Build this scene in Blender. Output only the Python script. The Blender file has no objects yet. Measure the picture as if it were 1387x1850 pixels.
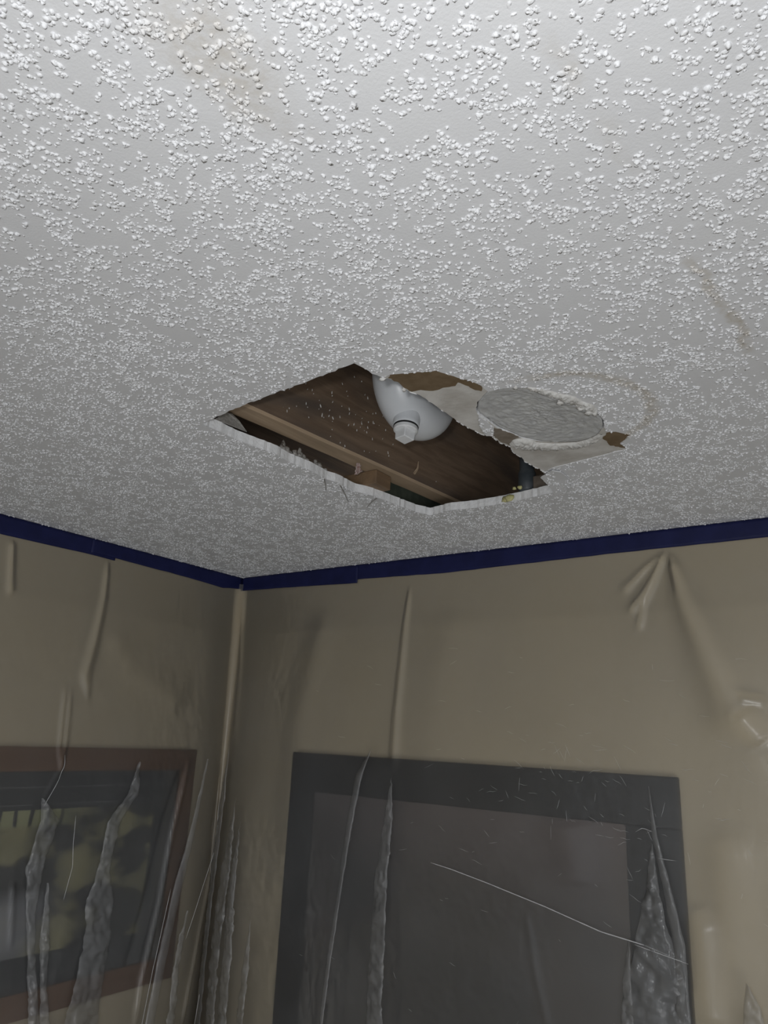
import bpy, bmesh, math, random
import numpy as np
from mathutils import Vector, Matrix
from mathutils.geometry import delaunay_2d_cdt

sc = bpy.context.scene
COL = sc.collection
rnd = random.Random(7)
nr = np.random.default_rng(11)

# ------------------------------------------------------------------ camera
CAM_R = (0.816609, 0.575426, 0.045111); CAM_U = (0.132632, -0.263137, 0.955598); CAM_F = (-0.561746, 0.774367, 0.2912); FPX = 1333.67
CAM_Z = 2.06            # phone held up, 34 cm below the ceiling
cd = bpy.data.cameras.new('camera')
cam = bpy.data.objects.new('camera', cd)
COL.objects.link(cam)
cam.matrix_world = Matrix(((CAM_R[0], CAM_U[0], -CAM_F[0], 0), (CAM_R[1], CAM_U[1], -CAM_F[1], 0),
                           (CAM_R[2], CAM_U[2], -CAM_F[2], CAM_Z), (0, 0, 0, 1)))
cd.sensor_fit = 'VERTICAL'
cd.sensor_height = 36.0
cd.lens = FPX / 1850 * 36.0
cd.clip_start = 0.01
sc.camera = cam

# ------------------------------------------------------------------ light
w = bpy.data.worlds.new('world')
sc.world = w
w.use_nodes = True
w.node_tree.nodes['Background'].inputs[0].default_value = (0.93, 0.97, 1.0, 1)
w.node_tree.nodes['Background'].inputs[1].default_value = 0.45
fd = bpy.data.lights.new('phone_flash', 'POINT')      # the phone's own flash, beside the lens
fd.energy = 5.2
fd.color = (0.97, 0.99, 1.0)
fd.shadow_soft_size = 0.012
flash = bpy.data.objects.new('phone_flash', fd)
COL.objects.link(flash)
flash.location = (Vector(CAM_R) * -0.03 + Vector(CAM_U) * 0.03 + Vector(CAM_F) * 0.0) + Vector((0, 0, CAM_Z))
kd_ = bpy.data.lights.new('added_soft_key', 'AREA')     # unseen area light added behind the camera as a broad soft key
kd_.shape = 'RECTANGLE'
kd_.size, kd_.size_y = 1.1, 0.9
kd_.energy = 7.5
kd_.color = (1.0, 1.0, 0.99)
soft_key = bpy.data.objects.new('added_soft_key', kd_)
COL.objects.link(soft_key)
soft_key.location = (0.75, -0.85, 1.05)
soft_key.rotation_euler = (Vector((-.62, .76, .12))).to_track_quat('-Z', 'Y').to_euler()
sc.view_settings.view_transform = 'Standard'
sc.view_settings.look = 'None'
sc.view_settings.gamma = 1
sc.view_settings.use_curve_mapping = False
sc.view_settings.exposure = 0.06
sc.cycles.use_adaptive_sampling = True
sc.cycles.adaptive_threshold = 0.05
sc.cycles.max_bounces = 5
sc.cycles.diffuse_bounces = 2
sc.cycles.glossy_bounces = 2
sc.cycles.transmission_bounces = 4
sc.cycles.transparent_max_bounces = 10
sc.cycles.caustics_refractive = False
sc.cycles.caustics_reflective = False

# ------------------------------------------------------------------ measured outlines (metres)
XW, YW = -1.2628, 1.1896
ZC = 2.40               # ceiling underside
HOLE = [(-0.6441, 0.5192), (-0.5924, 0.5098), (-0.5097, 0.5016), (-0.4529, 0.4972), (-0.4004, 0.4924), (-0.3988, 0.5035), (-0.3982, 0.5182), (-0.3947, 0.5283), (-0.3927, 0.5349), (-0.3875, 0.5449), (-0.3885, 0.5583), (-0.3893, 0.5709), (-0.3859, 0.5772), (-0.3839, 0.5889), (-0.3839, 0.6011), (-0.3836, 0.6186), (-0.3835, 0.6466), (-0.3825, 0.6696), (-0.3802, 0.6887), (-0.3745, 0.7104), (-0.3694, 0.7171), (-0.3704, 0.7377), (-0.3649, 0.7546), (-0.3693, 0.7727), (-0.3684, 0.7944), (-0.3705, 0.8086), (-0.3657, 0.8454), (-0.3647, 0.8554), (-0.3705, 0.8816), (-0.3844, 0.9372), (-0.3908, 0.9366), (-0.4399, 0.9454), (-0.4724, 0.9496), (-0.5209, 0.9497), (-0.5575, 0.944), (-0.5999, 0.9524), (-0.6115, 0.9265), (-0.6169, 0.882), (-0.6229, 0.8394), (-0.6254, 0.8234), (-0.6352, 0.8011), (-0.6332, 0.7636), (-0.6379, 0.7348), (-0.6352, 0.7011), (-0.6391, 0.6611), (-0.6355, 0.636), (-0.6395, 0.6079), (-0.6448, 0.5702), (-0.644, 0.5415)]
TORN = [(-0.3952, 0.5308), (-0.3845, 0.5289), (-0.3613, 0.5371), (-0.341, 0.545), (-0.3303, 0.5671), (-0.3226, 0.5811), (-0.3182, 0.5947), (-0.3188, 0.61), (-0.3024, 0.6109), (-0.2871, 0.6169), (-0.2787, 0.6259), (-0.2652, 0.6525), (-0.2556, 0.6729), (-0.2496, 0.6932), (-0.2416, 0.712), (-0.2428, 0.7343), (-0.2488, 0.7515), (-0.2508, 0.7664), (-0.2418, 0.7696), (-0.2305, 0.7867), (-0.249, 0.8066), (-0.2461, 0.8259), (-0.3, 0.8359), (-0.3495, 0.8448), (-0.3626, 0.8542), (-0.3657, 0.8454), (-0.3705, 0.8086), (-0.3684, 0.7944), (-0.3693, 0.7727), (-0.3649, 0.7546), (-0.3704, 0.7377), (-0.3694, 0.7171), (-0.3745, 0.7104), (-0.3802, 0.6887), (-0.3825, 0.6696), (-0.3835, 0.6466), (-0.3836, 0.6186), (-0.3839, 0.6011), (-0.3839, 0.5889), (-0.3859, 0.5772), (-0.3893, 0.5709), (-0.3885, 0.5583), (-0.3875, 0.5449), (-0.3941, 0.5369)]
DISC = [(-0.3498, 0.6442), (-0.3392, 0.6282), (-0.3199, 0.6123), (-0.3035, 0.6131), (-0.2887, 0.6202), (-0.2808, 0.6305), (-0.2682, 0.6597), (-0.2585, 0.6804), (-0.2516, 0.6984), (-0.244, 0.7155), (-0.2448, 0.7349), (-0.2504, 0.7506), (-0.2626, 0.7671), (-0.2763, 0.7743), (-0.2903, 0.7761), (-0.3092, 0.7675), (-0.3253, 0.7567), (-0.3411, 0.7346), (-0.3441, 0.7217), (-0.3513, 0.6995), (-0.3522, 0.6744), (-0.353, 0.6538)]
PATCH_A = [(-0.3911, 0.5345), (-0.3851, 0.5299), (-0.3619, 0.5381), (-0.3416, 0.546), (-0.3309, 0.5681), (-0.3232, 0.5821), (-0.3201, 0.5936), (-0.3212, 0.6015), (-0.325, 0.6064), (-0.3299, 0.5978), (-0.3325, 0.5864), (-0.3362, 0.5773), (-0.3417, 0.5825), (-0.3548, 0.5806), (-0.3622, 0.5821), (-0.3702, 0.5789), (-0.3769, 0.5736), (-0.3873, 0.572), (-0.3884, 0.5612), (-0.3872, 0.5464)]
PATCH_B = [(-0.261, 0.7809), (-0.2508, 0.7682), (-0.2423, 0.7711), (-0.231, 0.7865), (-0.249, 0.8066), (-0.2467, 0.8236), (-0.2606, 0.808), (-0.2611, 0.796)]
PATCH_C = [(-0.3565, 0.6948), (-0.352, 0.7009), (-0.3448, 0.7232), (-0.3428, 0.7337), (-0.3531, 0.7375), (-0.3628, 0.7518), (-0.3678, 0.7352), (-0.3673, 0.7144)]
REMNANT = [(-0.3548, 0.6561), (-0.3543, 0.6784), (-0.3551, 0.692), (-0.3652, 0.7118), (-0.3732, 0.7093), (-0.3675, 0.685)]
RIDGE = [(-0.3575, 0.7527), (-0.3474, 0.7465), (-0.3411, 0.7637), (-0.3304, 0.7716), (-0.3192, 0.7798), (-0.3077, 0.7841), (-0.2946, 0.7873), (-0.2816, 0.7867), (-0.2692, 0.7801), (-0.2583, 0.7695)]
RIM_TOP = [(-0.2814, 0.6201), (-0.2754, 0.6293), (-0.2698, 0.6368), (-0.2647, 0.6484), (-0.2589, 0.6561), (-0.2546, 0.6674), (-0.2502, 0.679), (-0.2462, 0.692), (-0.2426, 0.705)]
FLAP = [(-0.3734, 0.8628), (-0.3495, 0.8448), (-0.3426, 0.8555), (-0.3437, 0.8883), (-0.3512, 0.8993), (-0.353, 0.9136), (-0.3735, 0.9347), (-0.3863, 0.9417), (-0.3777, 0.9059)]
SHREDS = [[(-0.6347, 0.7655), (-0.6474, 0.7919), (-0.6633, 0.8215), (-0.6496, 0.8079)], [(-0.6229, 0.8394), (-0.6359, 0.8446), (-0.6541, 0.8567)], [(-0.6379, 0.7348), (-0.6485, 0.7501), (-0.6603, 0.7656)]]
GAP_PAPER = [(-0.6435, 0.5357), (-0.6374, 0.5828), (-0.6375, 0.5684), (-0.6441, 0.5625), (-0.6459, 0.5541)]
TUFTS = [(-0.637, 0.6539), (-0.6366, 0.6676), (-0.6329, 0.681), (-0.6344, 0.6941), (-0.6355, 0.7175), (-0.6358, 0.7297)]
GLUE = [(-0.4666, 0.9583), (-0.4581, 0.9538), (-0.4565, 0.9636), (-0.4629, 0.9694), (-0.4433, 0.9323), (-0.4342, 0.9314)]
SCRAP = [(-0.6207, 0.784)]
BLOCKF = [(-0.6284, 0.7967), (-0.618, 0.8405)]
TRAP = [(-0.48056943286637793, 0.7003425653624252, 0.37), (-0.49985723922947783, 0.7370170506965678, 0.41500000000000004), (-0.48667973670905285, 0.7191130575700339, 0.38000000000000006)]
PIPE = [(-0.4345, 0.955)]
CLEAT = [(-0.4223, 0.9473), (-0.3942, 0.9454)]
CRUMB = [(-0.3954, 0.532), (-0.3903, 0.563)]
PIC_R = [(-1.0505, 2.0235), (-0.3076, 2.0224), (-0.9898, 1.9541), (-0.3853, 1.9462), (-1.0357, 1.5485), (-0.3025, 1.7113)]
PIC_L = [(0.6856, 2.0184), (1.0983, 2.0102), (0.6936, 1.9782), (1.0941, 1.9709), (0.7056, 1.9187), (1.0126, 1.905), (0.7605, 1.6454), (0.9749, 1.592), (0.6994, 1.9497), (0.7045, 1.9239)]
TAPE_L = [(0.6089, 2.3999), (0.6159, 2.3649), (0.8001, 2.3687), (0.8427, 2.3727), (1.1754, 2.3998), (1.1285, 2.3662), (1.1863, 2.3731)]
TAPE_R = [(-1.2499, 2.3989), (-1.2585, 2.3695), (-1.1161, 2.3665), (-0.9215, 2.361), (-0.9192, 2.3689), (-0.7169, 2.363), (-0.3951, 2.3689), (-0.1557, 2.3695), (-0.1528, 2.4001)]
FOLDS = [([(-0.3587, 2.3679), (-0.3574, 2.2916), (-0.366, 2.2058), (-0.3755, 2.1437), (-0.3645, 2.1027)], [0.0032, 0.0052, 0.0073, 0.0084, 0.0032], 0.005), ([(-0.4126, 2.1208), (-0.4077, 2.021), (-0.3996, 1.984)], [0.0032, 0.0032, 0.0021], 0.003), ([(-0.4009, 2.1168), (-0.396, 2.0212), (-0.3987, 1.9793), (-0.4275, 1.9259)], [0.0032, 0.0032, 0.0021, 0.0021], 0.003), ([(-0.551, 2.3605), (-0.5389, 2.2646)], [0.0052, 0.0063], 0.004), ([(-0.4546, 1.8087), (-0.443, 1.7144)], [0.0032, 0.0032], 0.004), ([(-0.1138, 1.9937), (-0.142, 1.8635), (-0.1558, 1.7463), (-0.1782, 1.6198), (-0.1801, 1.5407)], [0.0042, 0.0042, 0.0042, 0.0042, 0.0042], 0.007), ([(-0.0105, 1.9655), (-0.0156, 1.7911), (-0.0415, 1.6715), (-0.0602, 1.5684), (-0.0676, 1.5141)], [0.0032, 0.0032, 0.0032, 0.0032, 0.0032], 0.005), ([(-0.3307, 2.2315), (-0.2656, 2.1643), (-0.1311, 2.1034)], [0.0262, 0.0315, 0.0315], 0.002), ([(0.4733, 2.3438), (0.4684, 2.2468), (0.4627, 2.0925), (0.4631, 2.0045)], [0.0032, 0.0052, 0.0073, 0.0084], 0.004), ([(0.9598, 2.3639), (0.9371, 2.3172), (0.9208, 2.2915), (0.8991, 2.2642)], [0.0021, 0.0052, 0.0073, 0.0063], 0.005), ([(0.9598, 2.3639), (0.9251, 2.3363), (0.8874, 2.2983)], [0.0021, 0.0042, 0.0073], 0.003), ([(0.9615, 2.3637), (0.9249, 2.2867), (0.9134, 2.237)], [0.0021, 0.0042, 0.0042], 0.003), ([(0.9672, 2.3595), (0.9856, 2.287), (1.0253, 2.1851), (1.0665, 2.0699)], [0.0042, 0.0147, 0.0273, 0.0357], 0.009000000000000001), ([(1.051, 2.1361), (1.0842, 2.1303)], [0.0042, 0.0042], 0.003), ([(1.0527, 2.1146), (1.0792, 2.0778)], [0.0147, 0.0168], 0.006), ([(0.7252, 1.8158), (0.7419, 1.7279), (0.7607, 1.667)], [0.0042, 0.0052, 0.0052], 0.0015), ([(0.7968, 1.9509), (0.8113, 1.859)], [0.0315, 0.0315], 0.005), ([(0.5835, 2.2936), (0.5527, 2.0947), (0.5463, 1.9096)], [0.042, 0.0525, 0.0525], 0.003), ([(0.2778, 2.3118), (0.2386, 2.0871), (0.2407, 1.7805)], [0.0315, 0.042, 0.042], 0.003), ([(1.0283, 1.9584), (1.0301, 1.8223), (1.0347, 1.7278)], [0.0273, 0.0315, 0.0336], 0.004), ([(0.0084, 2.3666), (0.0265, 2.2016), (0.0365, 2.0243)], [0.0063, 0.0084, 0.0105], 0.002), ([(0.9836, 1.8481), (0.9872, 1.7173)], [0.0126, 0.0147], 0.006)]
PLEATS = [([(-0.2388, 1.9935), (-0.2444, 1.9385), (-0.2798, 1.8914), (-0.2897, 1.8176), (-0.2911, 1.7635), (-0.2869, 1.6925), (-0.2928, 1.6422), (-0.2987, 1.5607)], [0.001, 0.0105, 0.0136, 0.0105, 0.0252, 0.0252, 0.0273, 0.0357], 1.0), ([(-0.4272, 1.9347), (-0.4071, 1.8984), (-0.4237, 1.8305), (-0.4175, 1.7548), (-0.402, 1.6714), (-0.3813, 1.5806)], [0.001, 0.0168, 0.0147, 0.0073, 0.0063, 0.0095], 1.0), ([(-0.3955, 1.8021), (-0.3869, 1.7173), (-0.3773, 1.6426), (-0.3614, 1.5758)], [0.001, 0.0084, 0.0052, 0.0095], 1.0), ([(-0.067, 1.9993), (-0.0927, 1.8603), (-0.1185, 1.7613), (-0.1395, 1.6493), (-0.1535, 1.5257)], [0.001, 0.0063, 0.0095, 0.0095, 0.0095], 0.3), ([(-0.0869, 1.7178), (-0.097, 1.6705), (-0.1028, 1.6239), (-0.1015, 1.5131)], [0.001, 0.0063, 0.0063, 0.0095], 1.0), ([(0.0298, 2.0355), (0.0246, 1.8784), (0.0213, 1.7297), (0.0245, 1.5898), (0.0276, 1.4948)], [0.001, 0.0126, 0.0147, 0.0147, 0.0147], 0.5), ([(0.0756, 1.9263), (0.0696, 1.7982), (0.0653, 1.656), (0.073, 1.5051)], [0.001, 0.0147, 0.0158, 0.0136], 0.9), ([(0.0959, 1.8851), (0.0942, 1.7604), (0.1046, 1.6435), (0.1054, 1.5124)], [0.001, 0.0105, 0.0126, 0.0136], 0.9), ([(0.1549, 1.7196), (0.157, 1.634), (0.1513, 1.5227)], [0.001, 0.0084, 0.0115], 0.8), ([(0.4635, 1.9949), (0.4598, 1.9193), (0.4524, 1.8274), (0.4531, 1.7229), (0.4556, 1.5912)], [0.001, 0.0095, 0.0136, 0.0158, 0.0178], 1.0), ([(0.4135, 2.041), (0.3881, 1.9901), (0.3727, 1.892), (0.3616, 1.7789), (0.351, 1.6701), (0.3444, 1.5662)], [0.001, 0.0084, 0.0073, 0.0052, 0.0052, 0.0042], 0.3), ([(0.9186, 2.0083), (0.9229, 1.9477), (0.9377, 1.8764), (0.9502, 1.8085), (0.9498, 1.7026)], [0.001, 0.0042, 0.0063, 0.0084, 0.0105], 0.5), ([(0.9188, 1.9324), (0.9183, 1.8737), (0.9156, 1.8305), (0.9198, 1.7758), (0.9109, 1.6938)], [0.001, 0.0095, 0.0189, 0.0357, 0.042], 1.4), ([(0.8814, 1.8037), (0.8772, 1.754), (0.8766, 1.6861)], [0.001, 0.0063, 0.0105], 1.2), ([(1.0316, 1.7805), (1.0363, 1.7593), (1.0354, 1.7218)], [0.001, 0.0095, 0.0147], 1.0)]
CREASE = [(0.5531, 1.8621), (0.5911, 1.8574), (0.6631, 1.8451), (0.7575, 1.8269), (0.8429, 1.8074), (0.9062, 1.8009), (0.9611, 1.7888)]
CREASES = [[(-0.4266, 1.9214), (-0.4088, 1.9612), (-0.4006, 1.984), (-0.4015, 2.0053)], [(-0.3633, 1.9051), (-0.3613, 1.8599), (-0.3566, 1.824), (-0.3656, 1.7729)], [(-0.09, 1.6694), (-0.0544, 1.7538), (-0.0205, 1.8234), (-0.007, 1.9095)], [(-0.1748, 1.5308), (-0.1623, 1.6349), (-0.139, 1.7637)], [(-0.0367, 1.5068), (-0.0218, 1.6089), (-0.0059, 1.6964)], [(0.9229, 1.9477), (0.9088, 1.9516), (0.8988, 1.9453)], [(0.9286, 1.9143), (0.9401, 1.9135), (0.9531, 1.9136)], [(0.8907, 1.8004), (0.9098, 1.7974), (0.9619, 1.7896)]]

# ------------------------------------------------------------------ helpers
def link(o, parent=None):
    COL.objects.link(o)
    if parent is not None:
        o.parent = parent
    return o

def mesh_obj(name, verts, faces, mat, parent=None, smooth=False):
    me = bpy.data.meshes.new(name)
    me.from_pydata([tuple(v) for v in verts], [], [tuple(f) for f in faces])
    me.update()
    if smooth:
        me.polygons.foreach_set('use_smooth', [True] * len(me.polygons))
    me.materials.append(mat)
    return link(bpy.data.objects.new(name, me), parent)

def np_obj(name, verts, tris, mat, parent=None, smooth=True):
    me = bpy.data.meshes.new(name)
    n, m = len(verts), len(tris)
    k = tris.shape[1]
    me.vertices.add(n)
    me.vertices.foreach_set('co', np.ascontiguousarray(verts, dtype=np.float32).ravel())
    me.loops.add(m * k)
    me.loops.foreach_set('vertex_index', np.ascontiguousarray(tris, dtype=np.int32).ravel())
    me.polygons.add(m)
    me.polygons.foreach_set('loop_start', np.arange(0, m * k, k, dtype=np.int32))
    me.polygons.foreach_set('loop_total', np.full(m, k, dtype=np.int32))
    me.polygons.foreach_set('use_smooth', np.full(m, smooth))
    me.update(calc_edges=True)
    me.validate()
    me.materials.append(mat)
    return link(bpy.data.objects.new(name, me), parent)

def bm_obj(name, bm, mat, parent=None, smooth=False):
    me = bpy.data.meshes.new(name)
    bm.normal_update()
    bm.to_mesh(me)
    bm.free()
    if smooth:
        me.polygons.foreach_set('use_smooth', [True] * len(me.polygons))
    me.materials.append(mat)
    return link(bpy.data.objects.new(name, me), parent)

def box_obj(name, lo, hi, mat, parent=None, bevel=0.0, M=None):
    bm = bmesh.new()
    bmesh.ops.create_cube(bm, size=1)
    for v in bm.verts:
        v.co = Vector([lo[i] + (v.co[i] + .5) * (hi[i] - lo[i]) for i in range(3)])
    if bevel:
        bmesh.ops.bevel(bm, geom=bm.edges[:], offset=bevel, segments=2, affect='EDGES', profile=.5)
    if M is not None:
        bmesh.ops.transform(bm, matrix=M, verts=bm.verts)
    return bm_obj(name, bm, mat, parent)

def tag(o, label, cat, group=None):
    o['label'] = label
    o['category'] = cat
    if group:
        o['group'] = group
    return o

def empty(name, loc=(0, 0, 0)):
    o = bpy.data.objects.new(name, None)
    o.empty_display_size = .02
    o.location = loc
    return link(o)

def inside(P, poly):
    P = np.asarray(P, float)
    x, y = P[:, 0], P[:, 1]
    r = np.zeros(len(P), bool)
    n = len(poly)
    for i in range(n):
        x0, y0 = poly[i]
        x1, y1 = poly[(i + 1) % n]
        c = (y0 > y) != (y1 > y)
        with np.errstate(divide='ignore', invalid='ignore'):
            r ^= c & (x < (x1 - x0) * (y - y0) / ((y1 - y0) if y1 != y0 else 1e-12) + x0)
    return r

def ragged(poly, step, amp, seed, closed=True):
    g = random.Random(seed)
    out = []
    n = len(poly)
    for i in range(n if closed else n - 1):
        a, b = Vector(poly[i]), Vector(poly[(i + 1) % n])
        L = (b - a).length
        k = max(1, int(L / step))
        d = (b - a) / max(L, 1e-9)
        nn = Vector((-d.y, d.x))
        for j in range(k):
            o = g.gauss(0, amp) if j else g.gauss(0, amp * .4)
            out.append(tuple(a + d * L * (j + (g.uniform(-.25, .25) if j else 0)) / k + nn * o))
    if not closed:
        out.append(tuple(poly[-1]))
    return out

def offset_poly(poly, d):
    c = Vector((sum(p[0] for p in poly) / len(poly), sum(p[1] for p in poly) / len(poly)))
    n = len(poly)
    A = sum(poly[i][0] * poly[(i + 1) % n][1] - poly[(i + 1) % n][0] * poly[i][1] for i in range(n))
    out = []
    for i in range(n):
        a, b, q = Vector(poly[i - 1]), Vector(poly[i]), Vector(poly[(i + 1) % n])
        t = (q - a)
        t.normalize()
        nn = Vector((t.y, -t.x)) * (1 if A > 0 else -1)
        out.append(tuple(b + nn * d))
    return out

def tri_plate(outer, holes):
    """triangulate outer minus holes -> verts2d, tris"""
    vs, es = [], []
    for poly in [outer] + holes:
        b = len(vs)
        vs += [Vector(p) for p in poly]
        es += [(b + i, b + (i + 1) % len(poly)) for i in range(len(poly))]
    v, e, f, *_ = delaunay_2d_cdt(vs, es, [], 0, 1e-6)
    V = np.array([tuple(p) for p in v])
    T = np.array([t for t in f if len(t) == 3])
    cen = V[T].mean(1)
    ok = inside(cen, outer)
    for h in holes:
        ok &= ~inside(cen, h)
    return V, T[ok]

def slab(name, outer, holes, zlo, zhi, mat, parent=None, hole_dx=None):
    V, T = tri_plate(outer, holes)
    # boundary edges
    cnt = {}
    for t in T:
        for a, b in ((t[0], t[1]), (t[1], t[2]), (t[2], t[0])):
            cnt.setdefault((min(a, b), max(a, b)), []).append((a, b))
    n = len(V)
    lo = np.c_[V, np.full(n, zlo)]
    hi = np.c_[V, np.full(n, zhi)]
    faces = []
    for t in T:
        a, b, c_ = (V[i] for i in t)
        ccw = (b[0] - a[0]) * (c_[1] - a[1]) - (b[1] - a[1]) * (c_[0] - a[0]) > 0
        t = tuple(int(i) for i in (t if ccw else t[::-1]))
        faces.append(t[::-1])
        faces.append(tuple(i + n for i in t))
    for k, l in cnt.items():
        if len(l) == 1:
            a, b = (int(i) for i in l[0])
            faces.append((a, b, b + n, a + n))
    o = mesh_obj(name, np.r_[lo, hi], faces, mat, parent)
    bm = bmesh.new()
    bm.from_mesh(o.data)
    bmesh.ops.recalc_face_normals(bm, faces=bm.faces)
    bm.to_mesh(o.data)
    bm.free()
    return o

def tube(bm, pts, rad, seg=6):
    rings = []
    pts = [Vector(p) for p in pts]
    for i, p in enumerate(pts):
        t = (pts[min(i + 1, len(pts) - 1)] - pts[max(i - 1, 0)]).normalized()
        u = t.cross(Vector((0.3, .2, .93))).normalized()
        v = t.cross(u)
        r = rad[i] if hasattr(rad, '__len__') else rad
        rings.append([bm.verts.new(p + (u * math.cos(a) + v * math.sin(a)) * r) for a in [2 * math.pi * k / seg for k in range(seg)]])
    for a, b in zip(rings, rings[1:]):
        for k in range(seg):
            bm.faces.new((a[k], a[(k + 1) % seg], b[(k + 1) % seg], b[k]))
    bm.faces.new(rings[0][::-1])
    bm.faces.new(rings[-1])

def lathe(bm, prof, M, seg=40, closed_top=True):
    """prof: (radius, height) along local z"""
    rings = []
    for r, h in prof:
        rings.append([bm.verts.new(M @ Vector((r * math.cos(2 * math.pi * k / seg), r * math.sin(2 * math.pi * k / seg), h))) for k in range(seg)])
    for a, b in zip(rings, rings[1:]):
        for k in range(seg):
            bm.faces.new((a[k], a[(k + 1) % seg], b[(k + 1) % seg], b[k]))
    bm.faces.new(rings[0][::-1])
    bm.faces.new(rings[-1])

# smooth value noise in numpy
def vnoise(x, y, seed=0):
    xi, yi = np.floor(x).astype(np.int64), np.floor(y).astype(np.int64)
    fx, fy = x - xi, y - yi
    fx, fy = fx * fx * (3 - 2 * fx), fy * fy * (3 - 2 * fy)
    def h(a, b):
        n = (a * 374761393 + b * 668265263 + seed * 1442695041) & 0xffffffff
        n = ((n ^ (n >> 13)) * 1274126177) & 0xffffffff
        return ((n ^ (n >> 16)) & 0xffff) / 65535.0
    return (h(xi, yi) * (1 - fx) + h(xi + 1, yi) * fx) * (1 - fy) + (h(xi, yi + 1) * (1 - fx) + h(xi + 1, yi + 1) * fx) * fy - .5

# ------------------------------------------------------------------ materials
def new_mat(name):
    m = bpy.data.materials.new(name)
    m.use_nodes = True
    nt = m.node_tree
    nt.nodes.clear()
    out = nt.nodes.new('ShaderNodeOutputMaterial')
    return m, nt, out

def N(nt, typ, **kw):
    n = nt.nodes.new(typ)
    for k, v in kw.items():
        if k.startswith('i_'):
            k = k[2:]
            n.inputs[int(k) if k.isdigit() else k.replace('_', ' ')].default_value = v
        else:
            setattr(n, k, v)
    return n

def math_n(nt, op, a, b=None, c=None, clamp=False):
    n = nt.nodes.new('ShaderNodeMath')
    n.operation = op
    n.use_clamp = clamp
    for i, v in enumerate((a, b, c)):
        if v is None:
            continue
        if isinstance(v, (int, float)):
            n.inputs[i].default_value = v
        else:
            nt.links.new(v, n.inputs[i])
    return n.outputs[0]

def mix_col(nt, fac, a, b):
    n = nt.nodes.new('ShaderNodeMix')
    n.data_type = 'RGBA'
    for s, v in ((n.inputs[0], fac), (n.inputs[6], a), (n.inputs[7], b)):
        if isinstance(v, (int, float)):
            s.default_value = v
        elif isinstance(v, tuple):
            s.default_value = (*v, 1) if len(v) == 3 else v
        else:
            nt.links.new(v, s)
    return n.outputs[2]

def noise(nt, co, scale, detail=3, rough=.55, dist=0.0):
    n = N(nt, 'ShaderNodeTexNoise')
    n.inputs['Scale'].default_value = scale
    n.inputs['Detail'].default_value = detail
    n.inputs['Roughness'].default_value = rough
    n.inputs['Distortion'].default_value = dist
    nt.links.new(co, n.inputs['Vector'])
    return n.outputs['Fac']

def ramp(nt, fac, lo, hi):
    n = N(nt, 'ShaderNodeMapRange')
    n.interpolation_type = 'SMOOTHSTEP'
    n.inputs[1].default_value = lo
    n.inputs[2].default_value = hi
    nt.links.new(fac, n.inputs[0])
    return n.outputs[0]

def coords(nt, scale=None):
    t = N(nt, 'ShaderNodeTexCoord')
    if scale is None:
        return t.outputs['Object']
    mp = N(nt, 'ShaderNodeMapping')
    mp.inputs['Scale'].default_value = scale
    nt.links.new(t.outputs['Object'], mp.inputs[0])
    return mp.outputs[0]

def principled(nt, out, col, rough=.6, spec=.3, bump=None, bstr=.3, bdist=.001, **kw):
    p = N(nt, 'ShaderNodeBsdfPrincipled')
    if isinstance(col, tuple):
        p.inputs['Base Color'].default_value = (*col, 1)
    else:
        nt.links.new(col, p.inputs['Base Color'])
    p.inputs['Roughness'].default_value = rough
    p.inputs['Specular IOR Level'].default_value = spec
    for k, v in kw.items():
        p.inputs[k.replace('_', ' ')].default_value = v
    if bump is not None:
        b = N(nt, 'ShaderNodeBump')
        b.inputs['Strength'].default_value = bstr
        b.inputs['Distance'].default_value = bdist
        nt.links.new(bump, b.inputs['Height'])
        nt.links.new(b.outputs[0], p.inputs['Normal'])
    nt.links.new(p.outputs[0], out.inputs[0])
    return p

def simple(name, c1, c2, scale=60, rough=.7, spec=.25, bstr=.3, bscale=None, bdist=.0006, stretch=None, detail=4):
    m, nt, out = new_mat(name)
    co = coords(nt, stretch)
    f = ramp(nt, noise(nt, co, scale, detail), .3, .7)
    b = noise(nt, co, bscale or scale * 3, 3)
    principled(nt, out, mix_col(nt, f, c1, c2), rough, spec, b, bstr, bdist)
    return m

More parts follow.
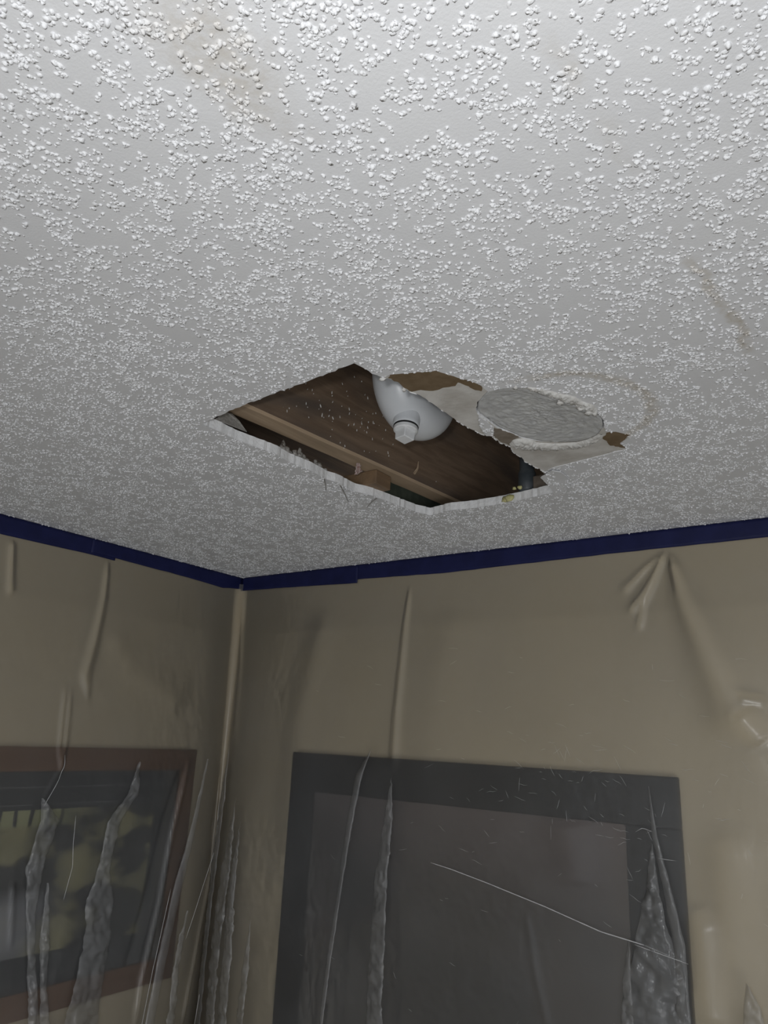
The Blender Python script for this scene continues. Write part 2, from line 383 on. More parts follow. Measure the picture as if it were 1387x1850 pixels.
def ceiling_mat(name, far_bump, white=1.0):
    m, nt, out = new_mat(name)
    co = coords(nt)
    sx = N(nt, 'ShaderNodeSeparateXYZ')
    nt.links.new(co, sx.inputs[0])
    X, Y = sx.outputs[0], sx.outputs[1]
    nz = noise(nt, co, 22, 4, .6)
    nzf = noise(nt, co, 140, 3, .6)
    # water stain along the joist line
    wob = math_n(nt, 'MULTIPLY', math_n(nt, 'SUBTRACT', nz, .5), .035)
    ln = math_n(nt, 'ADD', math_n(nt, 'SUBTRACT', X, math_n(nt, 'MULTIPLY_ADD', Y, .075, -.132)), wob)
    s1 = math_n(nt, 'SUBTRACT', 1.0, ramp(nt, math_n(nt, 'ABSOLUTE', ln), .001, .008))
    s1 = math_n(nt, 'MULTIPLY', s1, ramp(nt, noise(nt, co, 9, 2), .36, .60))
    s1 = math_n(nt, 'MULTIPLY', s1, ramp(nt, Y, .24, .34))
    # stain ring left by an old fixture round the disc
    dx = math_n(nt, 'SUBTRACT', X, -.283)
    dy = math_n(nt, 'SUBTRACT', Y, .700)
    rr = math_n(nt, 'SQRT', math_n(nt, 'ADD', math_n(nt, 'MULTIPLY', dx, dx), math_n(nt, 'MULTIPLY', dy, dy)))
    rr = math_n(nt, 'ADD', rr, math_n(nt, 'MULTIPLY', math_n(nt, 'SUBTRACT', nz, .5), .02))
    s2 = math_n(nt, 'SUBTRACT', 1.0, ramp(nt, math_n(nt, 'ABSOLUTE', math_n(nt, 'SUBTRACT', rr, .098)), .001, .010))
    s2 = math_n(nt, 'MULTIPLY', s2, ramp(nt, dx, -.03, .04))
    # blotch near the camera
    ex = math_n(nt, 'MULTIPLY', math_n(nt, 'SUBTRACT', X, -.262), 26)
    ey = math_n(nt, 'MULTIPLY', math_n(nt, 'SUBTRACT', Y, .190), 15)
    rb = math_n(nt, 'SQRT', math_n(nt, 'ADD', math_n(nt, 'MULTIPLY', ex, ex), math_n(nt, 'MULTIPLY', ey, ey)))
    s3 = math_n(nt, 'SUBTRACT', 1.0, ramp(nt, math_n(nt, 'ADD', rb, math_n(nt, 'MULTIPLY', math_n(nt, 'SUBTRACT', nz, .5), 1.6)), .1, 1.0))
    st = math_n(nt, 'MAXIMUM', math_n(nt, 'MULTIPLY', s1, .55), math_n(nt, 'MAXIMUM', math_n(nt, 'MULTIPLY', s2, .5), math_n(nt, 'MULTIPLY', s3, .33)))
    st = math_n(nt, 'MULTIPLY', st, ramp(nt, nzf, .15, .75))
    base = mix_col(nt, nz, (.755 * white, .755 * white, .775 * white), (.805 * white, .805 * white, .815 * white))
    col = mix_col(nt, st, base, (.40, .31, .17))
    if far_bump:
        b = math_n(nt, 'ADD', ramp(nt, noise(nt, co, 170, 2), .48, .66), math_n(nt, 'MULTIPLY', noise(nt, co, 700, 2), .05))
        principled(nt, out, col, .75, .2, b, .8, .0015)
    else:
        principled(nt, out, col, .75, .2, noise(nt, co, 500, 3), .35, .0006)
    return m

M_CEIL = ceiling_mat('ceiling_paint', False)
M_GRAIN_LIT = ceiling_mat('popcorn_grain_lit', False, 1.10)  # ceiling paint lightened so the grains look more brightly lit than the flats
M_CEIL_FAR = ceiling_mat('ceiling_paint_sprayed', True)
M_GYP = simple('gypsum_core', (.84, .84, .85), (.92, .92, .93), 90, .9, .1, .8, 220, .0012)
M_GYPFACE = simple('scraped_plaster', (.54, .51, .47), (.76, .74, .71), 26, .85, .15, .5, 180, .0007)
M_KRAFT = simple('brown_board_paper', (.175, .125, .075), (.225, .165, .105), 60, .85, .1, .3, 400, .0004)
M_KRAFT_D = simple('grey_brown_board_paper', (.22, .18, .14), (.30, .26, .22), 60, .85, .1, .3, 400, .0004)
M_DISC = simple('stippled_grey_plaster', (.50, .50, .50), (.60, .60, .59), 70, .8, .15, .6, 330, .0008)
M_PLASTER = simple('plaster_white', (.62, .60, .57), (.76, .75, .73), 120, .85, .15, .8, 260, .001)
M_DUST = simple('grey_dust', (.25, .24, .22), (.38, .36, .34), 300, .95, .05, .5)
M_PVC = simple('white_pvc', (.66, .68, .71), (.69, .71, .74), 20, .32, .5, .03, 200, .0003)
M_PVC2 = simple('white_pvc_plug', (.72, .73, .74), (.80, .80, .81), 120, .5, .4, .15, 300, .0003)
M_BLACK = simple('black_rubber', (.012, .012, .012), (.02, .02, .02), 80)
M_GLUE = simple('yellow_glue', (.50, .47, .20), (.62, .58, .32), 200, .5, .4)
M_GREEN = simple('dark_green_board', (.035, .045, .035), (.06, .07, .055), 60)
M_STEEL = simple('dull_dark_pipe', (.05, .06, .07), (.08, .09, .10), 60, .5, .5)
M_SCRAP = simple('pink_grey_scrap', (.30, .16, .14), (.62, .55, .52), 400, .6)

def wood_mat(name, c1, c2, c3):
    m, nt, out = new_mat(name)
    co = coords(nt, (1, .07, 1))
    g = noise(nt, co, 95, 5, .6, .6)
    g2 = noise(nt, coords(nt, (1, .25, 1)), 14, 3, .55, .3)
    col = mix_col(nt, ramp(nt, g, .32, .68), c1, c2)
    col = mix_col(nt, ramp(nt, g2, .45, .75), col, c3)
    sp = ramp(nt, noise(nt, coords(nt), 420, 2), .71, .76)
    col = mix_col(nt, math_n(nt, 'MULTIPLY', sp, .35), col, (.45, .42, .38))
    principled(nt, out, col, .6, .25, g, .25, .0008)
    return m

M_WOOD = wood_mat('old_joist_wood', (.175, .120, .082), (.250, .178, .124), (.120, .094, .078))
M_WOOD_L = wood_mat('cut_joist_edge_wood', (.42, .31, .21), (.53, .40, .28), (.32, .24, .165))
M_WOOD_B = wood_mat('furring_wood', (.24, .155, .09), (.31, .21, .125), (.17, .115, .075))
M_WOOD_G = wood_mat('grey_wood', (.13, .105, .085), (.18, .15, .125), (.09, .075, .065))
M_WALL = simple('beige_wall_paint', (.80, .675, .475), (.84, .71, .50), 6, .6, .25, .12, 260, .0004)
M_TAPE = simple('blue_painters_tape', (.008, .011, .060), (.012, .016, .080), 30, .55, .3, .35, 500, .0003)
M_FLOOR = simple('floor_boards', (.25, .24, .22), (.33, .31, .29), 5, .5, .4, .1, 60)
M_BFRAME = simple('black_frame', (.010, .010, .011), (.016, .016, .017), 40, .45, .4)
M_BROWNF = simple('brown_wood_frame', (.16, .075, .032), (.24, .12, .055), 12, .5, .4, .2, 80, .0005, (1, .1, 1))
M_MAT = simple('black_mat', (.010, .012, .016), (.016, .018, .022), 60, .7, .3)
M_MATLINE = simple('mat_bevel_line', (.16, .16, .17), (.20, .20, .21), 40)

def print_land():
    m, nt, out = new_mat('landscape_print')
    co = coords(nt)
    sx = N(nt, 'ShaderNodeSeparateXYZ')
    nt.links.new(co, sx.inputs[0])
    Y, Z = sx.outputs[1], sx.outputs[2]
    n1 = noise(nt, coords(nt, (1, 1, 1.6)), 9, 3, .5)
    n2 = noise(nt, coords(nt, (1, 1, .5)), 16, 2, .5)
    grass = mix_col(nt, ramp(nt, n2, .35, .65), (.52, .47, .22), (.30, .28, .15))
    col = mix_col(nt, ramp(nt, n1, .44, .56), (.03, .03, .028), grass)
    # misty water in the lower left
    wat = math_n(nt, 'MULTIPLY', math_n(nt, 'SUBTRACT', 1.0, ramp(nt, Z, 1.76, 1.80)), ramp(nt, Z, 1.66, 1.72))
    wat = math_n(nt, 'MULTIPLY', wat, math_n(nt, 'SUBTRACT', 1.0, ramp(nt, Y, .76, .86)))
    col = mix_col(nt, math_n(nt, 'MULTIPLY', wat, .8), col, (.50, .50, .56))
    lawn = math_n(nt, 'MULTIPLY', ramp(nt, Z, 1.885, 1.893), math_n(nt, 'SUBTRACT', 1.0, ramp(nt, Y, .80, .86)))
    col = mix_col(nt, math_n(nt, 'MULTIPLY', lawn, .7), col, (.62, .64, .33))
    # thin trunks
    wv = math_n(nt, 'ADD', math_n(nt, 'MULTIPLY', Y, 230), math_n(nt, 'MULTIPLY', noise(nt, co, 12, 2), 5.0))
    tr = math_n(nt, 'GREATER_THAN', math_n(nt, 'SINE', wv), .72)
    tr = math_n(nt, 'MULTIPLY', tr, lawn)
    col = mix_col(nt, tr, col, (.02, .02, .02))
    principled(nt, out, col, .35, .3)
    return m

def print_dark():
    m, nt, out = new_mat('dusky_print')
    co = coords(nt)
    sx = N(nt, 'ShaderNodeSeparateXYZ')
    nt.links.new(co, sx.inputs[0])
    X, Z = sx.outputs[0], sx.outputs[2]
    n1 = noise(nt, co, 4.5, 2, .5)
    top = ramp(nt, math_n(nt, 'ADD', Z, math_n(nt, 'MULTIPLY', X, .10)), 1.70, 1.93)
    col = mix_col(nt, top, (.055, .048, .050), (.19, .145, .145))
    col = mix_col(nt, math_n(nt, 'MULTIPLY', ramp(nt, n1, .45, .62), .55), col, (.10, .078, .068))
    # dark shape standing lower right of the middle, dark band at the left
    b1 = math_n(nt, 'MULTIPLY', math_n(nt, 'SUBTRACT', 1.0, ramp(nt, math_n(nt, 'ABSOLUTE', math_n(nt, 'SUBTRACT', X, -.66)), .10, .15)), math_n(nt, 'SUBTRACT', 1.0, ramp(nt, Z, 1.70, 1.76)))
    b2 = math_n(nt, 'MULTIPLY', math_n(nt, 'SUBTRACT', 1.0, ramp(nt, math_n(nt, 'ABSOLUTE', math_n(nt, 'SUBTRACT', X, -.875)), .03, .06)), math_n(nt, 'SUBTRACT', 1.0, ramp(nt, Z, 1.76, 1.88)))
    col = mix_col(nt, math_n(nt, 'MAXIMUM', b1, b2), col, (.014, .014, .020))
    principled(nt, out, col, .4, .3)
    return m

def glass_mat():
    m, nt, out = new_mat('picture_glass')
    t = N(nt, 'ShaderNodeBsdfTransparent')
    g = N(nt, 'ShaderNodeBsdfGlossy')
    g.inputs['Roughness'].default_value = .05
    fr = N(nt, 'ShaderNodeFresnel')
    fr.inputs[0].default_value = 1.45
    mx = N(nt, 'ShaderNodeMixShader')
    nt.links.new(fr.outputs[0], mx.inputs[0])
    nt.links.new(t.outputs[0], mx.inputs[1])
    nt.links.new(g.outputs[0], mx.inputs[2])
    nt.links.new(mx.outputs[0], out.inputs[0])
    return m

FILM_HAZE = .145
FILM_BLUR = .20
def film_mat(name, haze, wr=.25, tint=(.97, .97, .96), rough=.28):
    m, nt, out = new_mat(name)
    co = coords(nt)
    t = N(nt, 'ShaderNodeBsdfTransparent')
    t.inputs[0].default_value = (*tint, 1)
    d = N(nt, 'ShaderNodeBsdfDiffuse')
    d.inputs[0].default_value = (.62, .62, .63, 1)
    tl = N(nt, 'ShaderNodeBsdfTranslucent')
    tl.inputs[0].default_value = (.62, .62, .63, 1)
    dm = N(nt, 'ShaderNodeMixShader')
    dm.inputs[0].default_value = .4
    nt.links.new(d.outputs[0], dm.inputs[1])
    nt.links.new(tl.outputs[0], dm.inputs[2])
    rf = N(nt, 'ShaderNodeBsdfRefraction')
    rf.inputs['Color'].default_value = (*tint, 1)
    rf.inputs['Roughness'].default_value = .42
    rf.inputs['IOR'].default_value = 1.2
    tm = N(nt, 'ShaderNodeMixShader')
    tm.inputs[0].default_value = FILM_BLUR
    nt.links.new(t.outputs[0], tm.inputs[1])
    nt.links.new(rf.outputs[0], tm.inputs[2])
    hz = ramp(nt, noise(nt, co, 7, 4, .6), .25, .8)
    hz = math_n(nt, 'MULTIPLY_ADD', hz, haze * .5, haze * .75)
    m1 = N(nt, 'ShaderNodeMixShader')
    nt.links.new(hz, m1.inputs[0])
    nt.links.new(tm.outputs[0], m1.inputs[1])
    nt.links.new(dm.outputs[0], m1.inputs[2])
    g = N(nt, 'ShaderNodeBsdfGlossy')
    g.inputs['Roughness'].default_value = rough
    g.inputs[0].default_value = (.95, .95, .96, 1)
    b = N(nt, 'ShaderNodeBump')
    b.inputs['Strength'].default_value = wr
    b.inputs['Distance'].default_value = .002 if wr < .5 else .004
    nt.links.new(noise(nt, coords(nt, (1, 1, .35)), 60, 4, .6, .4), b.inputs['Height'])
    nt.links.new(b.outputs[0], g.inputs['Normal'])
    lw = N(nt, 'ShaderNodeFresnel')
    lw.inputs[0].default_value = 1.45
    nt.links.new(b.outputs[0], lw.inputs['Normal'])
    m2 = N(nt, 'ShaderNodeMixShader')
    nt.links.new(math_n(nt, 'MULTIPLY', lw.outputs[0], 1.3, clamp=True), m2.inputs[0])
    nt.links.new(m1.outputs[0], m2.inputs[1])
    nt.links.new(g.outputs[0], m2.inputs[2])
    nt.links.new(m2.outputs[0], out.inputs[0])
    return m

M_FILM = film_mat('plastic_film', FILM_HAZE)
M_FILM2 = film_mat('plastic_film_folded', FILM_HAZE * 1.8, .8, rough=.25)
M_CREASE = simple('white_crease', (.62, .62, .63), (.72, .72, .73), 300, .35, .5)
M_GLASS = glass_mat()

# ------------------------------------------------------------------ room shell
TB = .0127
X1, Y0 = 1.7, -1.6
def structure(o):
    o['kind'] = 'structure'
    return o
structure(box_obj('wall_left', (XW - .10, Y0, 0), (XW, YW + .10, ZC + TB), M_WALL))
structure(box_obj('wall_right', (XW, YW, 0), (X1, YW + .10, ZC + TB), M_WALL))
structure(box_obj('floor', (XW - .10, Y0, -.05), (X1, YW + .10, 0), M_FLOOR))

# ---- ceiling board with the cut hole and the round cut
TB = .0127              # board thickness
REC = .0009             # how deep the torn area lies above the painted face
hole_r = ragged(HOLE, .005, .0006, 3)
disc_hole = ragged(offset_poly(DISC, .0016), .004, .0003, 5)
OUT = [(XW, Y0), (X1, Y0), (X1, YW), (XW, YW)]
ceiling = structure(slab('ceiling', OUT, [hole_r, disc_hole], ZC + REC, ZC + TB, M_GYP))
# colour the scraped underside apart from the white core
ceiling.data.materials.append(M_GYPFACE)
for p in ceiling.data.polygons:
    if p.normal.z < -.9:
        p.material_index = 1
torn_r = ragged(TORN, .004, .0005, 9)
REGION = [(-.62, -.12), (.22, .12), (.12, YW), (XW, YW), (XW, .25)]
coat = slab('texture_coat', REGION, [hole_r, torn_r, disc_hole], ZC, ZC + REC, M_CEIL, ceiling)
coat_far = slab('sprayed_coat', OUT, [REGION], ZC, ZC + REC, M_CEIL_FAR, ceiling)

# ---- popcorn granules: real little domes, clumped
def dome_mesh(centers, rx, ry, h, ang, z0, seed, dz=None, fine=True):
    g = np.random.default_rng(seed)
    K = 7 if fine else 5
    prof = [(1.0, -.15), (.82, .40), (.46, .82)] if fine else [(1.0, -.15), (.68, .60)]
    m = len(prof)
    th = np.arange(K) * 2 * np.pi / K
    tv = np.concatenate([np.c_[np.cos(th + .3 * i) * r, np.sin(th + .3 * i) * r, np.full(K, z)] for i, (r, z) in enumerate(prof)] + [np.array([[0, 0, 1.0]])])
    f = []
    for i in range(m - 1):
        for k in range(K):
            a, b, c_, d = i * K + k, i * K + (k + 1) % K, (i + 1) * K + (k + 1) % K, (i + 1) * K + k
            f += [(a, c_, b), (a, d, c_)]
    for k in range(K):
        f.append(((m - 1) * K + k, m * K, (m - 1) * K + (k + 1) % K))
    f = np.array(f)
    n = len(centers)
    V = np.repeat(tv[None], n, 0)
    V[:, :, :2] *= 1 + g.normal(0, .24, (n, len(tv), 1))
    V[:, K:, 2] *= 1 + g.normal(0, .22, (n, (m - 1) * K + 1))
    ca, sa = np.cos(ang)[:, None], np.sin(ang)[:, None]
    x, y = V[:, :, 0] * rx[:, None], V[:, :, 1] * ry[:, None]
    P = np.empty_like(V)
    P[:, :, 0] = centers[:, 0:1] + x * ca - y * sa
    P[:, :, 1] = centers[:, 1:2] + x * sa + y * ca
    zz = z0 if dz is None else z0 + dz[:, None]
    P[:, :, 2] = zz - V[:, :, 2] * h[:, None]
    T = (f[None] + (np.arange(n) * len(tv))[:, None, None]).reshape(-1, 3)
    return P.reshape(-1, 3), T

def granules(centers, rx, ry, h, ang, z0, mat, name, parent, seed, dz=None, fine=None):
    if fine is None:
        P, T = dome_mesh(centers, rx, ry, h, ang, z0, seed, dz)
        return np_obj(name, P, T, mat, parent)
    a, b = fine, ~fine
    P, T = dome_mesh(centers[a], rx[a], ry[a], h[a], ang[a], z0, seed)
    P2, T2 = dome_mesh(centers[b], rx[b], ry[b], h[b], ang[b], z0, seed + 1, fine=False)
    return np_obj(name, np.r_[P, P2], np.r_[T, T2 + len(P)], mat, parent)

def clumps(npm, poly, seed):
    g = np.random.default_rng(seed)
    xs = [p[0] for p in poly]
    ys = [p[1] for p in poly]
    A = (max(xs) - min(xs)) * (max(ys) - min(ys))
    n = int(npm * A)
    c0 = np.c_[g.uniform(min(xs), max(xs), n), g.uniform(min(ys), max(ys), n)]
    c0 = c0[inside(c0, poly)]
    dens = .8 * vnoise(c0[:, 0] * 70, c0[:, 1] * 70, 3) + .7 * vnoise(c0[:, 0] * 160, c0[:, 1] * 160, 8)
    c0 = c0[dens + g.normal(0, .18, len(c0)) > -.20]
    size = np.exp(g.normal(0, .33, len(c0)))
    k = 1 + g.poisson(1.7 * size)
    idx = np.repeat(np.arange(len(c0)), k)
    first = np.r_[True, idx[1:] != idx[:-1]]
    dirn = g.uniform(0, np.pi, len(c0))[idx]
    spread = (.0013 + .0007 * k[idx])
    a = g.normal(0, 1, len(idx)) * spread * 1.0
    b = g.normal(0, 1, len(idx)) * spread * .55
    a[first] = 0
    b[first] = 0
    C_ = c0[idx] + np.c_[a * np.cos(dirn) - b * np.sin(dirn), a * np.sin(dirn) + b * np.cos(dirn)]
    r = .00106 * size[idx] ** .5 * np.exp(g.normal(0, .32, len(idx)))
    # the first grain of a clump is a low wide pad that ties the others together
    r[first] = np.minimum(r[first] * 1.7, .0022)
    r = np.minimum(r, .0019)
    return C_, r, first

C_, r_, f_ = clumps(34000, REGION, 21)
ok = inside(C_, REGION)
for h_ in (hole_r, torn_r, disc_hole):
    ok &= ~inside(C_, h_)
ok &= (C_[:, 0] > XW + .001) & (C_[:, 1] < YW - .001)
C_, r_, f_ = C_[ok], r_[ok], f_[ok]
g_ = np.random.default_rng(5)
n_ = len(C_)
pop = granules(C_, r_ * np.exp(g_.normal(.1, .16, n_)), r_ * np.exp(g_.normal(-.08, .14, n_)), r_ * g_.uniform(.5, 1.05, n_) * np.where(f_, .34, 1), g_.uniform(0, 6.28, n_), ZC, M_GRAIN_LIT, 'popcorn_granules', ceiling, 31, fine=np.hypot(C_[:, 0], C_[:, 1]) < .72)
pop['kind'] = 'stuff'

# ---- torn paper, plaster and flaps around the cut
def patch(name, poly, z, t, mat, seed, amp=.0007):
    return slab(name, ragged(poly, .003, amp, seed), [], z - t, z + .0002, mat, ceiling)
patch('torn_paper', PATCH_A, ZC + REC, .0003, M_KRAFT, 1)['label'] = 'bare brown board paper'
patch('torn_paper', PATCH_B, ZC + REC, .0003, M_KRAFT, 2)['label'] = 'bare brown board paper, arrow shaped'
patch('torn_paper', PATCH_C, ZC + REC, .0003, M_KRAFT_D, 3)['label'] = 'bare grey-brown board paper'
rem = patch('texture_remnant', REMNANT, ZC + REC, .0016, M_CEIL, 4, .0004)

gc, gr, _ = clumps(30000, REMNANT, 14)
gk = inside(gc, REMNANT)
granules(gc[gk], gr[gk], gr[gk], gr[gk] * .6, gr[gk] * 0, ZC - .0007, M_CEIL, 'remnant_granules', rem, 18)['kind'] = 'stuff'

def lump_strip(name, path, widths, heights, mat, seed, z0=ZC + REC):
    """irregular plaster bead along a path under the ceiling"""
    g = np.random.default_rng(seed)
    P = np.array(path)
    d = np.r_[0, np.cumsum(np.linalg.norm(np.diff(P, axis=0), axis=1))]
    n = int(d[-1] / .0012)
    s = np.linspace(0, d[-1], n)
    x, y = np.interp(s, d, P[:, 0]), np.interp(s, d, P[:, 1])
    tx, ty = np.gradient(x), np.gradient(y)
    L = np.hypot(tx, ty)
    nx, ny = -ty / L, tx / L
    k = 11
    V = []
    for j in range(k):
        u = -1 + 2 * j / (k - 1)
        w_ = np.interp(s / d[-1], np.linspace(0, 1, len(widths)), widths)
        h_ = np.interp(s / d[-1], np.linspace(0, 1, len(heights)), heights)
        px, py = x + nx * u * w_, y + ny * u * w_
        nz_ = vnoise(px * 420, py * 420, seed) + .6 * vnoise(px * 900, py * 900, seed + 1)
        hh = h_ * (1 - u * u) ** .5 * (1 + .8 * nz_)
        px = px + nx * nz_ * .0012
        py = py + ny * nz_ * .0012
        V.append(np.c_[px, py, z0 + .0002 - hh])
    V = np.stack(V, 1).reshape(-1, 3)
    Q = []
    for i in range(n - 1):
        for j in range(k - 1):
            a = i * k + j
            Q.append((a, a + k, a + k + 1, a + 1))
    return np_obj(name, V, np.array(Q), mat, ceiling)
lump_strip('plaster_ridge', RIDGE, [.008, .0125, .0105, .010, .009, .008, .007, .004], [.004, .0055, .0042, .0036, .0034, .003, .0026, .0014], M_PLASTER, 4)
lump_strip('plaster_rim', RIM_TOP, [.002, .005, .0055, .006, .008, .006, .008, .004], [.002, .003, .003, .0036, .004, .0034, .0045, .003], M_PLASTER, 12)

def blob(name, loc, rad, mat, parent, seed, amp=.35, sub=2):
    bm = bmesh.new()
    bmesh.ops.create_icosphere(bm, subdivisions=sub, radius=1)
    g = random.Random(seed)
    for v in bm.verts:
        n = v.co * 2.1
        k = 1 + amp * (math.sin(n.x * 2.3 + seed) * math.cos(n.y * 2.9 + seed * 2) + .6 * math.sin(n.z * 4.1 + seed * 3)) + g.uniform(-.08, .08)
        v.co = Vector((v.co.x * rad[0], v.co.y * rad[1], v.co.z * rad[2])) * k + Vector(loc)
    return bm_obj(name, bm, mat, parent, True)
for i, (px, py, r) in enumerate([(-.2655, .6665, .0035), (-.253, .690, .003), (-.249, .7035, .004), (-.2445, .709, .003), (-.2905, .6135, .0022)]):
    blob('plaster_crumb', (px, py, ZC - r * .3), (r, r * 1.2, r * .8), M_PLASTER, ceiling, i + 2)
blob('plaster_crumb', (*CRUMB[0], ZC - .0005), (.0035, .0022, .002), M_PLASTER, ceiling, 9)
blob('plaster_crumb', (*CRUMB[1], ZC + .001), (.002, .0035, .003), M_PLASTER, ceiling, 14)

# the peeled flap of painted paper at the near right corner of the hole, hanging a little
fp = ragged(FLAP, .004, .0003, 6)
V, T = tri_plate(fp, [])
hx = np.array([(FLAP[0][0] - p[0]) * .0 + math.hypot(p[0] - FLAP[3][0], p[1] - FLAP[3][1]) for p in V])
zl = ZC - .0016 - .05 * np.clip(hx, 0, .08) + .0 * hx
flap = mesh_obj('paper_flap', np.r_[np.c_[V, zl], np.c_[V, zl + .0011]], [tuple(int(i) for i in t) for t in T] + [tuple(int(i) + len(V) for i in t[::-1]) for t in T] + [(i, (i + 1) % len(fp), (i + 1) % len(fp) + len(V), i + len(V)) for i in range(len(fp))], M_CEIL, ceiling)
gc, gr, _ = clumps(16000, FLAP, 4)
gk = inside(gc, FLAP)
gc, gr = gc[gk], gr[gk]
gz = -.0016 - .05 * np.clip(np.hypot(gc[:, 0] - FLAP[3][0], gc[:, 1] - FLAP[3][1]), 0, .08)
fg = granules(gc, gr, gr, gr * .8, gr * 0, ZC, M_CEIL, 'flap_granules', flap, 8, dz=gz)
fg['kind'] = 'stuff'
for i, s in enumerate(SHREDS):
    bm = bmesh.new()
    tube(bm, [(p[0], p[1], ZC - .0008 - .0022 * j) for j, p in enumerate(s)], [.0009, .0007, .0005, .0004][:len(s)], 5)
    bm_obj('paper_shred', bm, M_DUST, ceiling)

# ---- the round piece of board sitting loose in its cut
def in_disc():
    poly = ragged(offset_poly(DISC, -.0003), .0035, .0002, 8)
    P = np.array(poly)
    cx, cy = P[:, 0].mean(), P[:, 1].mean()
    R = 44
    n = len(P)
    V = []
    for i in range(R + 1):
        V.append(np.c_[cx + (P[:, 0] - cx) * i / R, cy + (P[:, 1] - cy) * i / R])
    V = np.concatenate(V)
    rad = np.repeat(np.arange(R + 1) / R, n)
    h = .0012 * vnoise(V[:, 0] * 330, V[:, 1] * 330, 2) + .0006 * vnoise(V[:, 0] * 170, V[:, 1] * 170, 5) + .0012 * vnoise(V[:, 0] * 560, V[:, 1] * 560, 6)
    # dished, its near left edge pushed up into the cut
    tilt = .030 * (-(V[:, 0] - cx) * .75 - (V[:, 1] - cy) * .55) + .0012
    z = ZC + tilt + .0022 * (1 - rad ** 2) - h * (rad < .99)
    top = V[-n:]
    allv = np.r_[np.c_[V, z], np.c_[top, z[-n:] + TB * .8], [[cx, cy, ZC + .016]]]
    F = []
    for i in range(R):
        for k in range(n):
            a, b = i * n + k, i * n + (k + 1) % n
            F.append((a, b, b + n, a + n))
    b0 = R * n
    t0 = (R + 1) * n
    for k in range(n):
        F.append((b0 + k, b0 + (k + 1) % n, t0 + (k + 1) % n, t0 + k))
        F.append((t0 + k, t0 + (k + 1) % n, len(allv) - 1, len(allv) - 1))
    o = mesh_obj('drywall_disc', allv, [f if f[2] != f[3] else f[:3] for f in F], M_DISC, None, True)
    return tag(o, 'oval grey stippled disc of drywall cut loose in the ceiling', 'drywall disc')
in_disc()

# ------------------------------------------------------------------ cavity above the hole
ZJ = ZC + TB + .022     # joist underside, above the furring
SL = .092               # joists run a few degrees off the y axis
def joist_x(y):
    return -.6195 + SL * (y - .5565)
def joist(name, dx, label, y0=-.6, y1=1.50):
    root = empty(name, (joist_x(.6) + dx, .6, ZJ))
    bm = bmesh.new()
    n = 36
    wd, ht = .034, .235
    rows = []
    for i in range(n + 1):
        y = y0 + (y1 - y0) * i / n
        x = joist_x(y) + dx
        j = rnd.uniform(-.0005, .0005)
        rows.append([bm.verts.new(Vector(p)) for p in ((x - wd, y, ZJ + rnd.uniform(0, .0012)), (x - .004, y, ZJ + j), (x + j, y, ZJ + .003), (x, y, ZJ + ht), (x - wd, y, ZJ + ht))])
    for a, b in zip(rows, rows[1:]):
        for k in range(5):
            bm.faces.new((a[k], b[k], b[(k + 1) % 5], a[(k + 1) % 5]))
    bm.faces.new(rows[0][::-1])
    bm.faces.new(rows[-1])
    bmesh.ops.recalc_face_normals(bm, faces=bm.faces)
    o = bm_obj('beam', bm, M_WOOD, root)
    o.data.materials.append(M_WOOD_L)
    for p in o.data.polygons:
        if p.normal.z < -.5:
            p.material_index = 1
    o.matrix_parent_inverse = Matrix.Translation(root.location).inverted()
    return tag(root, label, 'joist')
def keep(o, root):
    o.parent = root
    o.matrix_parent_inverse = Matrix.Translation(root.location).inverted()
    return o
jA = joist('floor_joist', 0, 'long brown wooden joist seen through the hole in the ceiling')
j2 = structure(joist('floor_joist', .43, ''))
del j2['label'], j2['category']
for lo, hi in (((XW - .10, Y0, ZC + TB), (XW, 1.56, ZJ + .26)), ((XW - .10, 1.56, ZC + TB), (X1, 1.60, ZJ + .26)), ((X1, Y0, ZC + TB), (X1 + .04, 1.60, ZJ + .26)), ((XW - .10, Y0 - .04, ZC + TB), (X1 + .04, Y0, ZJ + .26))):
    structure(box_obj('rim_board', lo, hi, M_WOOD))
structure(box_obj('subfloor', (XW, Y0, ZJ + .235), (X1, 1.56, ZJ + .26), M_WOOD))
# pale flecks of plaster dust stuck to the joist side
fl = []
g = random.Random(2)
for i in range(85):
    y = g.gauss(.72, .075)
    z = ZJ + abs(g.gauss(.055, .03))
    fl.append((y, z))
bm = bmesh.new()
for y, z in fl:
    x = joist_x(y)
    r = g.uniform(.0005, .0013)
    bmesh.ops.create_icosphere(bm, subdivisions=1, radius=1, matrix=Matrix.Translation((x + .0003, y, z)) @ Matrix.Rotation(g.uniform(-.6, .6), 4, 'X') @ Matrix.Diagonal((r * .6, r * .8, r * g.uniform(1, 2.8), 1)))
o = keep(bm_obj('dust_flecks', bm, M_PLASTER), jA)
o['kind'] = 'stuff'
# splinter on the joist near the far corner
bm = bmesh.new()
tube(bm, [(joist_x(.885) + .001, .885, ZJ + .012), (joist_x(.888) + .003, .890, ZJ + .022), (joist_x(.89) + .002, .893, ZJ + .034)], [.0022, .0018, .0006], 5)
keep(bm_obj('splinter', bm, M_WOOD_L), jA)

